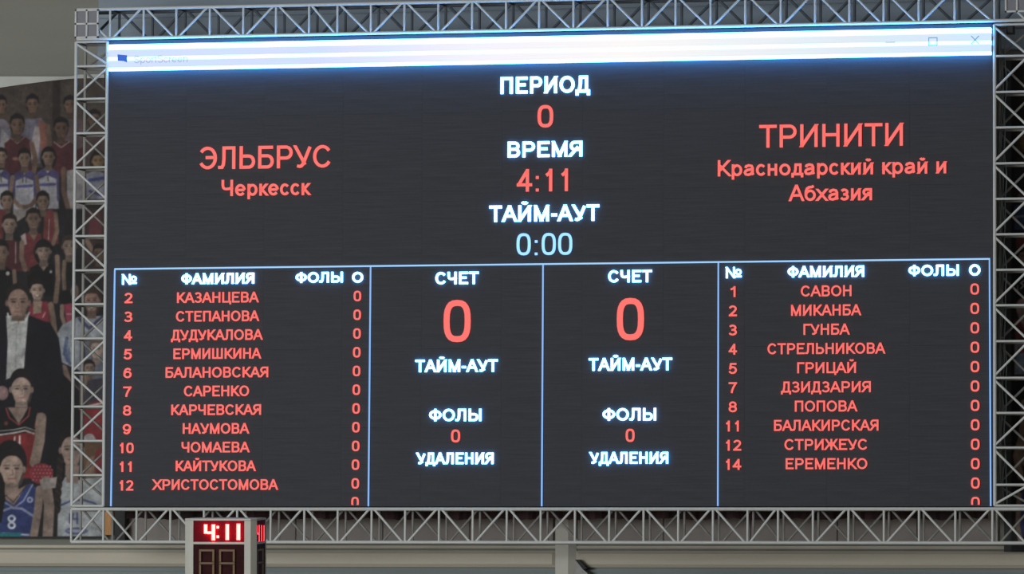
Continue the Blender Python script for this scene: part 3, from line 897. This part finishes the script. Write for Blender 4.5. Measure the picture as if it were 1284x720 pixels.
G['1'] = (.34, .14, .24, 1, [([(1, 0), (1, 1)], 's'), ([(1, .98), (.6, .84), (0, .74)], 'b')])
G['2'] = (.66, .05, .06, 1, [(E(.5, .73, .47, .27, 170, -25, 10) + [(.7, .42), (.25, .13), (.05, .0)], 'b'), ([(0.03, 0), (1, 0)], 's')])
G['3'] = (.66, .06, .06, 1, G['З'][4])
G['4'] = (.70, .03, .04, 1, [([(.74, 0), (.74, 1)], 's'), ([(.72, 1), (.02, .27)], 'b'), ([(0, .27), (1, .27)], 's')])
G['5'] = (.66, .06, .06, 1, [([(.92, 1), (.2, 1), (.08, .5)], 's'), ([(.08, .5), (.2, .58)] + E(.46, .32, .54, .33, 95, -158, 10), 'b')])
G['6'] = (.66, .06, .06, 1, [(E(.5, .32, .5, .32, 0, 360, 18), 'o'), ([(.93, .8), (.78, .96), (.5, 1), (.22, .9), (.04, .62), (0, .34)], 'b')])
G['7'] = (.66, .06, .06, 1, [([(0, 1), (1, 1)], 's'), ([(.98, 1), (.6, .55), (.4, .2), (.35, 0)], 's')])
G['8'] = (.66, .06, .06, 1, [(E(.5, .755, .44, .245, 0, 360, 16), 'o'), (E(.5, .27, .5, .27, 0, 360, 16), 'o')])
G['9'] = (.66, .06, .06, 1, [([(1 - x, 1 - y) for x, y in p_], c_) for p_, c_ in G['6'][4]])
G[':'] = (.14, .13, .13, 1, 'colon')
G['-'] = (.36, .05, .05, 1, [([(0, .36), (1, .36)], 's')])
G[' '] = (.2, .1, .1, 1, [])
XH = .73
G['е'] = (.69, .05, .05, XH, [([(.03, .5), (.98, .5)], 'b'), (E(.5, .5, .5, .5, 2, 322, 18), 'b')])
G['р'] = (.65, .09, .05, XH, [([(0, -.36), (0, 1)], 's'), (E(.5, .5, .5, .5, 0, 360, 18), 'o')])
G['к'] = (.54, .09, .0, XH, [st0, ([(0, .52), (.25, .52)], 'b'), ([(.2, .5), (.9, 1)], 'c'), ([(.2, .55), (1, 0)], 'c')])
G['с'] = (.62, .05, .03, XH, [(E(.52, .5, .52, .5, 40, 324, 15), 'b')])
G['н'] = (.58, .09, .09, XH, [st0, st1, ([(0, .53), (1, .53)], 'b')])
G['о'] = (.70, .05, .05, XH, [(E(.5, .5, .5, .5, 0, 360, 18), 'o')])
G['а'] = (.68, .05, .04, XH, [([(.06, .72), (.14, .9), (.45, 1), (.78, .94), (.9, .74), (.9, .15), (1, 0)], 'b'), ([(.9, .6), (.35, .52), (.08, .4), (0, .22), (.1, .05), (.38, 0), (.7, .08), (.9, .34)], 'b')])
G['д'] = (.74, .01, .01, XH, [([(0, -.22), (0, 0), (1, 0), (1, -.22)], 's'), ([(.82, 0), (.82, 1), (.32, 1), (.3, .5), (.24, .2), (.14, .02)], 'b')])
G['и'] = (.59, .09, .09, XH, [st0, st1, ([(.02, 0), (.98, 1)], 'c')])
G['й'] = (.59, .09, .09, XH, G['и'][4] + [(E(.5, 1.55, .27, .18, 190, 350, 6), 'b')])
G['б'] = (.70, .05, .05, XH, [(E(.5, .47, .5, .47, 0, 360, 18), 'o'), ([(0, .45), (.01, .85), (.12, 1.15), (.35, 1.3), (.72, 1.34), (.9, 1.45)], 'b')])
G['х'] = (.68, .0, .0, XH, [([(0.01, 0), (.97, 1)], 'c'), ([(.03, 1), (.99, 0)], 'c')])
G['з'] = (.55, .03, .05, XH, G['З'][4])
G['я'] = (.61, .02, .09, XH, G['Я'][4])
G['S'] = (.80, .05, .05, 1, [(E(.5, .74, .45, .26, 20, 250, 10) + E(.5, .27, .5, .27, 70, -160, 10), 'b')])
G['p'] = G['р']; G['o'] = G['о']; G['e'] = G['е']; G['c'] = G['с']
G['r'] = (.38, .09, .0, XH, [st0, ([(0, .65), (.3, .93), (1, 1)], 'b')])
G['t'] = (.33, .03, .02, XH, [([(0, 1), (1, 1)], 's'), ([(.42, 1.4), (.42, .2), (.6, 0), (1, 0)], 'b')])
G['n'] = (.58, .09, .09, XH, [st0, ([(0, .7), (.25, .95), (.6, 1), (.92, .88), (1, .6), (1, 0)], 's')])


def clip(pg, axis_val, keep_above):
    out = []
    n = len(pg)
    for i in range(n):
        a, b_ = pg[i], pg[(i + 1) % n]
        ia = (a[1] >= axis_val) if keep_above else (a[1] <= axis_val)
        ib = (b_[1] >= axis_val) if keep_above else (b_[1] <= axis_val)
        if ia:
            out.append(a)
        if ia != ib:
            t_ = (axis_val - a[1]) / (b_[1] - a[1])
            out.append((a[0] + t_ * (b_[0] - a[0]), axis_val))
    return out


def ribbon(pts, t_, caps, kx, lims):
    """pts in cap units; kx = horizontal squeeze so that strokes keep their width; returns convex quads"""
    P_ = [np.array(p_, float) for p_ in pts]
    closed = caps == 'o'
    if closed:
        P_ = P_[:-1]
    n = len(P_)
    ext = {'s': t_ / 2, 'b': 0, 'o': 0, 'c': t_ * 1.2}[caps]
    if not closed and ext:
        d0, d1 = P_[0] - P_[1], P_[-1] - P_[-2]
        P_[0] = P_[0] + d0 / np.linalg.norm(d0) * ext
        P_[-1] = P_[-1] + d1 / np.linalg.norm(d1) * ext
    Ls, Rs = [], []
    for i in range(n):
        pv = P_[i - 1] if (i > 0 or closed) else None
        nx = P_[(i + 1) % n] if (i < n - 1 or closed) else None
        if pv is None:
            d = nx - P_[i]
            d /= np.linalg.norm(d)
            nn, sc_ = np.array([-d[1], d[0]]), 1
        elif nx is None:
            d = P_[i] - pv
            d /= np.linalg.norm(d)
            nn, sc_ = np.array([-d[1], d[0]]), 1
        else:
            a, b_ = P_[i] - pv, nx - P_[i]
            a /= np.linalg.norm(a)
            b_ /= np.linalg.norm(b_)
            n1, n2 = np.array([-a[1], a[0]]), np.array([-b_[1], b_[0]])
            nn = n1 + n2
            nn /= np.linalg.norm(nn)
            sc_ = 1 / max(.5, float(nn @ n1))
        Ls.append(P_[i] + nn * t_ / 2 * sc_)
        Rs.append(P_[i] - nn * t_ / 2 * sc_)
    out = []
    m_ = n if closed else n - 1
    for i in range(m_):
        j = (i + 1) % n
        pg = [tuple(Ls[i]), tuple(Ls[j]), tuple(Rs[j]), tuple(Rs[i])]
        if caps == 'c':
            pg = clip(pg, lims[0], True)
            pg = clip(pg, lims[1], False)
        if len(pg) >= 3:
            out.append(pg)
    return out


def layout(s, t_):
    """polygons of a string in cap units with its left and right ends, natural widths"""
    out, x = [], 0.0
    xmin, xmax = None, None
    for ch in s:
        wd, l, r, H, strokes = G[ch]
        x += l
        if ch != ' ':
            xmin = x if xmin is None else xmin
            xmax = x + wd
        out.append((ch, x, wd, H))
        x += wd + r
    return out, xmin, xmax


def text(name, s, x0, x1, ytop, ybase, m, t_=.15, depth=H1, cut=None, plane=None, label=None):
    """s between frame columns x0..x1, cap top ytop and baseline ybase measured at the middle"""
    xc = (x0 + x1) / 2
    zb_, zt_ = at(xc, ybase, YS).z - Z0, at(xc, ytop, YS).z - Z0
    u0, u1 = at(x0, (ytop + ybase) / 2, YS).x, at(x1, (ytop + ybase) / 2, YS).x
    if ':' in s or ' ' in s:
        lay, a, b_ = layout(s, t_)
        kk = (u1 - u0) / (b_ - a)
        runs = [[q] for q in lay] if ':' in s else []
        if not runs:
            cur = []
            for q in lay:
                if q[0] == ' ':
                    runs.append(cur)
                    cur = []
                else:
                    cur.append(q)
            runs.append(cur)
        for run in runs:
            ss = ''.join(q[0] for q in run)
            nm = {'digits': 'colon' if ss == ':' else 'digit'}.get(name, name)
            text_on(nm, ss, u0 + (run[0][1] - a) * kk, u0 + (run[-1][1] + run[-1][2] - a) * kk, zb_, zt_ - zb_, m, t_, depth, cut, label)
        return
    return text_on(name, s, u0, u1, zb_, zt_ - zb_, m, t_, depth, cut, label)


def text_on(name, s, u0, u1, zb_, h, m, t_, depth, cut, label, y0=YS, parent=scr):
    lay, a, b_ = layout(s, t_)
    k = (u1 - u0) / ((b_ - a) * h)          # horizontal squeeze
    polys = []
    for ch, gx, wd, H in lay:
        st = G[ch][4]
        X = (gx - a) * k
        W_ = wd * k
        if st == 'colon':
            ts = max(t_, .12) * .95
            for yy in (ts / 2 if True else 0, .62):
                pg = [(X + W_ / 2 - ts / 2, yy - ts / 2), (X + W_ / 2 + ts / 2, yy - ts / 2), (X + W_ / 2 + ts / 2, yy + ts / 2), (X + W_ / 2 - ts / 2, yy + ts / 2)]
                polys.append(pg)
            continue
        for pts, caps in st:
            tt = t_
            pp = [(X + tt / 2 + px_ * (W_ - tt), tt / 2 + py_ * (H - tt)) for px_, py_ in pts]
            polys += ribbon(pp, tt, caps, k, (0, H))
    polys = [[(u0 + px_ * h, zb_ + py_ * h) for px_, py_ in pg] for pg in polys]
    if cut is not None:
        polys = [clip(pg, cut, True) for pg in polys]
        polys = [pg for pg in polys if len(pg) >= 3]
    o = prism(name, polys, m, y0, depth, parent)
    if label:
        o['label'] = label
    return o


RG, BD = .145, .175
W_, R_ = M_white, M_red
# centre
text('heading', 'ПЕРИОД', 628, 740, 95.9, 117, W_, BD)
text('digit', '0', 674.4, 693.9, 131.8, 160, R_, .15)
text('heading', 'ВРЕМЯ', 637, 730.3, 177.3, 197, W_, BD)
text('digits', '4:11', 648.4, 712.3, 211.9, 240.2, R_, .135)
text('heading', 'ТАЙМ-АУТ', 613.9, 751.6, 257.3, 277.7, W_, BD)
text('digits', '0:00', 648.2, 717.7, 292.4, 320, M_lblue, .12, label='pale blue digits')
# team names
text('team_name', 'ЭЛЬБРУС', 249.8, 415.7, 183, 211.4, R_, .135)
text('team_town', 'Черкесск', 278.3, 388.9, 225, 245.4, R_, .15)
text('team_name', 'ТРИНИТИ', 952.3, 1132.2, 155.5, 184.1, R_, .135)
text('team_town', 'Краснодарский край и', 900.4, 1186.5, 199, 219.4, R_, .15)
text('team_town', 'Абхазия', 989.7, 1093.6, 231.2, 251.8, R_, .15)
# left table
text('heading', '№', 153.7, 171.7, 344.0, 357, W_, .155)
text('heading', 'ФАМИЛИЯ', 228, 319, 342.6, 356.2, W_, .19)
text('heading', 'ФОЛЫ', 371.2, 430, 341.3, 354.6, W_, .19)
text('heading', 'О', 442, 455.5, 341.2, 354.6, W_, .19)
L_ = [('2', 'КАЗАНЦЕВА', 222.5, 324.5), ('3', 'СТЕПАНОВА', 221.2, 325), ('4', 'ДУДУКАЛОВА', 215, 329.5), ('5', 'ЕРМИШКИНА', 218, 327.5),
      ('6', 'БАЛАНОВСКАЯ', 208.2, 336.5), ('7', 'САРЕНКО', 231.2, 312.5), ('8', 'КАРЧЕВСКАЯ', 215.3, 327.5), ('9', 'НАУМОВА', 229.7, 312.5),
      ('10', 'ЧОМАЕВА', 228.2, 313), ('11', 'КАЙТУКОВА', 220.9, 320.8), ('12', 'ХРИСТОСТОМОВА', 191.9, 348.7)]
for i, (n, s, a, b_) in enumerate(L_):
    yb = 379.7 + 23.48 * i
    text('player_name', s, a, b_, yb - 13.3, yb, R_, .155)
    nb = 380.4 + 23.5 * i
    if len(n) == 1:
        text('player_number', n, 156.4 - .28 * i, 166.4 - .28 * i, nb - 13, nb, R_, .165)
    else:
        text('player_number', n, 149.8 - .2 * (i - 10), (167.4 if n != '11' else 165) - .2 * (i - 10), nb - 13, nb, R_, .165)
for i in range(12):
    zb_ = 378.0 + 23.5 * i
    text('foul_count', '0', 443.9 - .27 * i, 453.1 - .27 * i, zb_ - 13.2, zb_, R_, .165, cut=0.014)
# middle tables
for (a, hy) in ((0, 0), (1, 0)):
    if a == 0:
        text('heading', 'СЧЕТ', 546.4, 600.3, 341.1, 356.6, W_, BD)
        text('digit', '0', 556.7, 590.4, 376.3, 429.2, R_, .14)
        text('heading', 'ТАЙМ-АУТ', 521.1, 624.2, 451, 466.6, W_, BD)
        text('heading', 'ФОЛЫ', 538.6, 603.8, 512.9, 528.3, W_, BD)
        text('digit', '0', 566, 577.2, 538.8, 555, R_, .16)
        text('heading', 'УДАЛЕНИЯ', 522.7, 619, 567.8, 582.2, W_, BD)
    else:
        text('heading', 'СЧЕТ', 763, 817.6, 338.8, 354.2, W_, BD)
        text('digit', '0', 773.8, 807.7, 373.8, 426.9, R_, .14)
        text('heading', 'ТАЙМ-АУТ', 738.6, 842.9, 449, 464.8, W_, BD)
        text('heading', 'ФОЛЫ', 756, 822.8, 512, 527.6, W_, BD)
        text('digit', '0', 784.9, 795.9, 537.8, 554.4, R_, .16)
        text('heading', 'УДАЛЕНИЯ', 739.8, 838, 567, 581.7, W_, BD)
# right table
text('heading', '№', 910.6, 930, 335, 348.9, W_, .155)
text('heading', 'ФАМИЛИЯ', 988, 1083.7, 333.6, 347.6, W_, .19)
text('heading', 'ФОЛЫ', 1139.4, 1202.3, 332.2, 346.1, W_, .19)
text('heading', 'О', 1215.4, 1229.4, 331.6, 345.8, W_, .19)
R2 = [('1', 'САВОН', 1004.5, 1067.8), ('2', 'МИКАНБА', 992.3, 1079.8), ('3', 'ГУНБА', 1007.8, 1065.4), ('4', 'СТРЕЛЬНИКОВА', 962.7, 1110),
      ('5', 'ГРИЦАЙ', 1000, 1073.4), ('7', 'ДЗИДЗАРИЯ', 979.6, 1092), ('8', 'ПОПОВА', 997, 1075), ('11', 'БАЛАКИРСКАЯ', 970.9, 1101.6),
      ('12', 'СТРИЖЕУС', 984, 1088), ('14', 'ЕРЕМЕНКО', 985.5, 1087.6)]
for i, (n, s, a, b_) in enumerate(R2):
    yb = 371.8 + 24.08 * i
    text('player_name', s, a, b_, yb - 13.8, yb, R_, .155)
    yb += .9
    if n == '1':
        text('player_number', n, 915.4, 922.4, yb - 13.6, yb, R_, .165)
    elif len(n) == 1:
        text('player_number', n, 914, 924.2, yb - 13.6, yb, R_, .165)
    else:
        text('player_number', n, 909.9, 929.6 if n != '11' else 926.5, yb - 13.6, yb, R_, .165)
for i in range(12):
    yb = 369.6 + 24.33 * i
    text('foul_count', '0', 1217 + .08 * i, 1227.8 + .08 * i, yb - 14, yb, R_, .165, cut=0.014)


def quad_px(name, pts, m, depth, y0=YS):
    return prism(name, [[(at(x, y, YS).x, at(x, y, YS).z - Z0) for x, y in pts]], m, y0, depth)


# table lines
def ln(p, q_, wpx):
    (x0, y0), (x1, y1) = p, q_
    if abs(x1 - x0) > abs(y1 - y0):
        quad_px('table_line', [(x0, y0 - wpx / 2), (x1, y1 - wpx / 2), (x1, y1 + wpx / 2), (x0, y0 + wpx / 2)], M_lineh, H1)
    else:
        quad_px('table_line', [(x0 - wpx / 2, y0), (x0 + wpx / 2, y0), (x1 + wpx / 2, y1), (x1 - wpx / 2, y1)], M_line, H1)


M_lineh = mat('pale_blue_led_line', emit=(0.33, 0.62, 1.0), estr=1.0)
ln((144, 337.6), (1241.5, 324.8), 1.9)
ln((144.3, 338.5), (139.4, 635), 1.5)
ln((465, 334.8), (462.2, 635), 1.5)
ln((681.2, 332.2), (679.5, 635), 1.6)
ln((901, 329.8), (900.3, 634.8), 1.6)
ln((1240.9, 325.7), (1242.4, 634.8), 1.6)

# title bar: lit strips raised off the face to throw blue glow around them
BD_ = 0.055
TL, TR, BL, BR = (138.3, 57.3), (1243.4, 35.2), (138.3, 90.3), (1243.4, 68.0)
xa, xb = at(138.3, 74, YS).x, at(1243.4, 51, YS).x
zhi = (at(138.3, 57.3, YS).z + at(1243.4, 35.2, YS).z) / 2 - Z0
zlo = (at(138.3, 90.3, YS).z + at(1243.4, 68.0, YS).z) / 2 - Z0
hh = zhi - zlo


def strip(name, f0, f1, m):
    z_a, z_b = zhi - hh * f0, zhi - hh * f1
    return prism(name, [[(xa, z_b), (xb, z_b), (xb, z_a), (xa, z_a)]], m, YS, BD_)


strip('title_stripe', 0, .2, M_barw)
strip('title_stripe', .2, .49, M_barl)['label'] = 'pale lavender stripe'
strip('title_stripe', .49, .62, M_barw)
strip('title_stripe', .62, .90, M_barl)['label'] = 'pale lavender stripe'
strip('title_stripe', .90, 1.0, M_barw)
YT = YS - BD_


def on_bar(name, pts, m):
    return prism(name, [[(at(x, y, YT).x, at(x, y, YT).z - Z0) for x, y in pts]], m, YT, 0.002)


on_bar('window_icon', [(147.5, 68.3), (159.3, 69.3), (159.3, 78.2), (155, 76.6), (147.5, 76)], M_icon)
zb_ = at(201, 78.6, YT).z - Z0
text_on('window_title', 'SportScreen', at(168, 74, YT).x, at(235, 74, YT).x, zb_, 0.058, M_faint, .10, 0.0015, None, 'faint grey lettering', y0=YT)
on_bar('minimise_button', [(1110.5, 52.9), (1122.5, 52.6), (1122.5, 53.8), (1110.5, 54.1)], M_bluebtn)
for q_ in ([(1164, 46.8), (1175.6, 46.6), (1175.6, 47.9), (1164, 48.1)], [(1164, 56.2), (1175.6, 56), (1175.6, 57), (1164, 57.2)],
           [(1164, 48), (1165.2, 48), (1165.2, 57), (1164, 57)], [(1174.4, 48), (1175.6, 48), (1175.6, 57), (1174.4, 57)]):
    on_bar('maximise_button', q_, M_bluebtn)
on_bar('close_button', [(1217, 45), (1218.7, 45), (1228.4, 55.2), (1226.8, 55.2)], M_bluebtn)
on_bar('close_button', [(1226.7, 44.8), (1228.4, 44.8), (1218.7, 55.2), (1217, 55.2)], M_bluebtn)

# ------------------------------------------------------------------ shot clock in front
YC = -6.0
u = 0.0053 * .955
ptop = at(276, 650.5, YC)
clock = thing('shot_clock', 'pale metal game clock with lit red digits standing before the lower left screen corner', 'clock', (ptop.x, YC, ptop.z))
clock.rotation_euler = (math.radians(2.0), 0, math.radians(6.5))


def cbox(name, x0, x1, y0, y1, z0, z1, m, bev=0.0, parent=clock):
    v, f = boxgeo(x0 * u, x1 * u, y0 * u, y1 * u, z0 * u, z1 * u, bev * u)
    return mesh_obj(name, v, f, m, parent)


def side(name, d0, d1, out, z0, z1, m):
    """box on the right-hand side: d = distance back from the front, out = how far it stands out"""
    v, f = boxgeo((41 + 7) * u - 3 * u, (48 + out) * u, d0 * u, d1 * u, z0 * u, z1 * u)
    return mesh_obj(name, v, f, m, clock)


HB = -84
# body: octagonal case core, dark
def octa(s, z0, z1, name, m):
    pts = [(-41, 0), (41, 0), (48, 7), (48, 89), (41, 96), (-41, 96), (-48, 89), (-48, 7)]
    c = (0, 48)
    v = [((c[0] + (x - c[0]) * s) * u, (c[1] + (y - c[1]) * s) * u, z0 * u) for x, y in pts] + \
        [((c[0] + (x - c[0]) * s) * u, (c[1] + (y - c[1]) * s) * u, z1 * u) for x, y in pts]
    f = [(k, (k + 1) % 8, 8 + (k + 1) % 8, 8 + k) for k in range(8)] + [tuple(range(7, -1, -1)), tuple(range(8, 16))]
    return mesh_obj(name, v, f, m, clock)


octa(.955, HB + 2, -2, 'core', M_black)
octa(1.0, -2.6, 0, 'top_rim', M_case)
octa(1.0, HB, HB + 3, 'bottom_rim', M_case)
# corner posts
for (cx, cy, sx_, sy_) in ((-1, 0, 1, 1), (1, 0, 1, 1), (1, 1, 1, 1), (-1, 1, 1, 1)):
    mx = 1 if cx > 0 else -1
    ins = 8.5 if cx > 0 else 5
    outl = [(41 - ins, 0), (41, 0), (48, 7), (48, 7 + 2), (44, 10), (41 - ins, 4)]
    pts = [(mx * x, y if cy == 0 else 96 - y) for x, y in outl]
    v = [(x * u, y * u, HB * u + .01) for x, y in pts] + [(x * u, y * u, -2.0 * u) for x, y in pts]
    n = len(pts)
    f = [(k, (k + 1) % n, n + (k + 1) % n, n + k) for k in range(n)] + [tuple(range(n - 1, -1, -1)), tuple(range(n, 2 * n))]
    mesh_obj('corner_post', v, f, M_case, clock)
# front windows
cbox('display_window', -36, 32.5, 1.0, 3, -30.5, -2.6, M_glass2)
cbox('display_window', -36, 32.5, 1.0, 3, HB + 3, -34, M_glass)
cbox('divider_bar', -36, 32.5, 0.2, 3, -34, -31, M_case)
side('display_window', 9, 87, -1.0, -30.5, -2.6, M_glass2)
side('display_window', 9, 87, -1.0, HB + 3, -34, M_glass)
side('divider_bar', 9, 89, -0.2, -34, -31, M_case)
cbox('support_post', -6, 6, 40, 52, -ptop.z / u * .995, HB, M_case)


def seg(name, x0, x1, z0, z1, m, y=1.0, d=2.6):
    return cbox(name, x0, x1, y - d, y, z0, z1, m)


SW = 3.6
# px 256..304 maps to local x about -16 .. 32
def lx(px):
    return (px - 276) / .93 - .5
zz = lambda py: -(py - 650.5) / .955


seg('lit_segment', lx(256.6), lx(260.4), zz(669.5), zz(658), M_seg)              # 4: upper left
seg('lit_segment', lx(260.4), lx(266), zz(670), zz(666.8), M_seg)               # 4: middle
seg('lit_segment', lx(266), lx(270.2), zz(678), zz(658), M_seg)               # 4: right
seg('lit_dot', lx(272), lx(275), zz(663), zz(659.8), M_seg)
seg('lit_dot', lx(272), lx(275), zz(675), zz(671.8), M_seg)
seg('lit_segment', lx(283.6), lx(287.4), zz(677.5), zz(657.5), M_seg)
seg('lit_segment', lx(297.3), lx(301.4), zz(677.5), zz(657.0), M_seg)
# right side digits, seen edge-on
def sseg(name, px0, px1, z0, z1, m):
    d0, d1 = 7 + (px0 - 319.5) / .182 * .955, 7 + (px1 - 319.5) / .182 * .955
    v, f = boxgeo(46 * u, 47.25 * u, d0 * u, d1 * u, z0 * u, z1 * u)
    return mesh_obj(name, v, f, m, clock)
sseg('lit_segment', 320.6, 321.6, zz(669.5), zz(659), M_segdim)
sseg('lit_segment', 321.6, 324, zz(671), zz(668.5), M_segdim)
sseg('lit_segment', 324, 325.2, zz(680), zz(659), M_segdim)
sseg('lit_segment', 328.0, 329.1, zz(680), zz(659.5), M_segdim)
sseg('lit_segment', 332.0, 333.2, zz(680), zz(660), M_segdim)


# unlit seconds digits: double-outline eights in tan
def eight(x0, x1, put):
    zt_, zm_, zb2 = zz(689.5), zz(707), zz(725.5)
    s_ = 2.6
    for (a, b_, c, d_) in ((x0, x1, zt_ - s_, zt_), (x0, x1, zm_ - s_ / 2, zm_ + s_ / 2), (x0, x1, zb2, zb2 + s_),
                           (x0, x0 + s_, zm_ + 2, zt_ - s_), (x1 - s_, x1, zm_ + 2, zt_ - s_), (x0, x0 + s_, zb2 + s_, zm_ - 2), (x1 - s_, x1, zb2 + s_, zm_ - 2)):
        put(a, b_, c, d_)


for a, b_ in ((lx(250.5), lx(269.5)), (lx(275.5), lx(295))):
    eight(a, b_, lambda a_, b2, c, d_: seg('unlit_segment', a_, b2, c, d_, M_segoff))
eight(322.0, 332.0, lambda a_, b2, c, d_: sseg('unlit_segment', a_ if a_ < 330 else 331.0, (b2 if b2 > 330 else 323.0), c, d_, M_segoff))
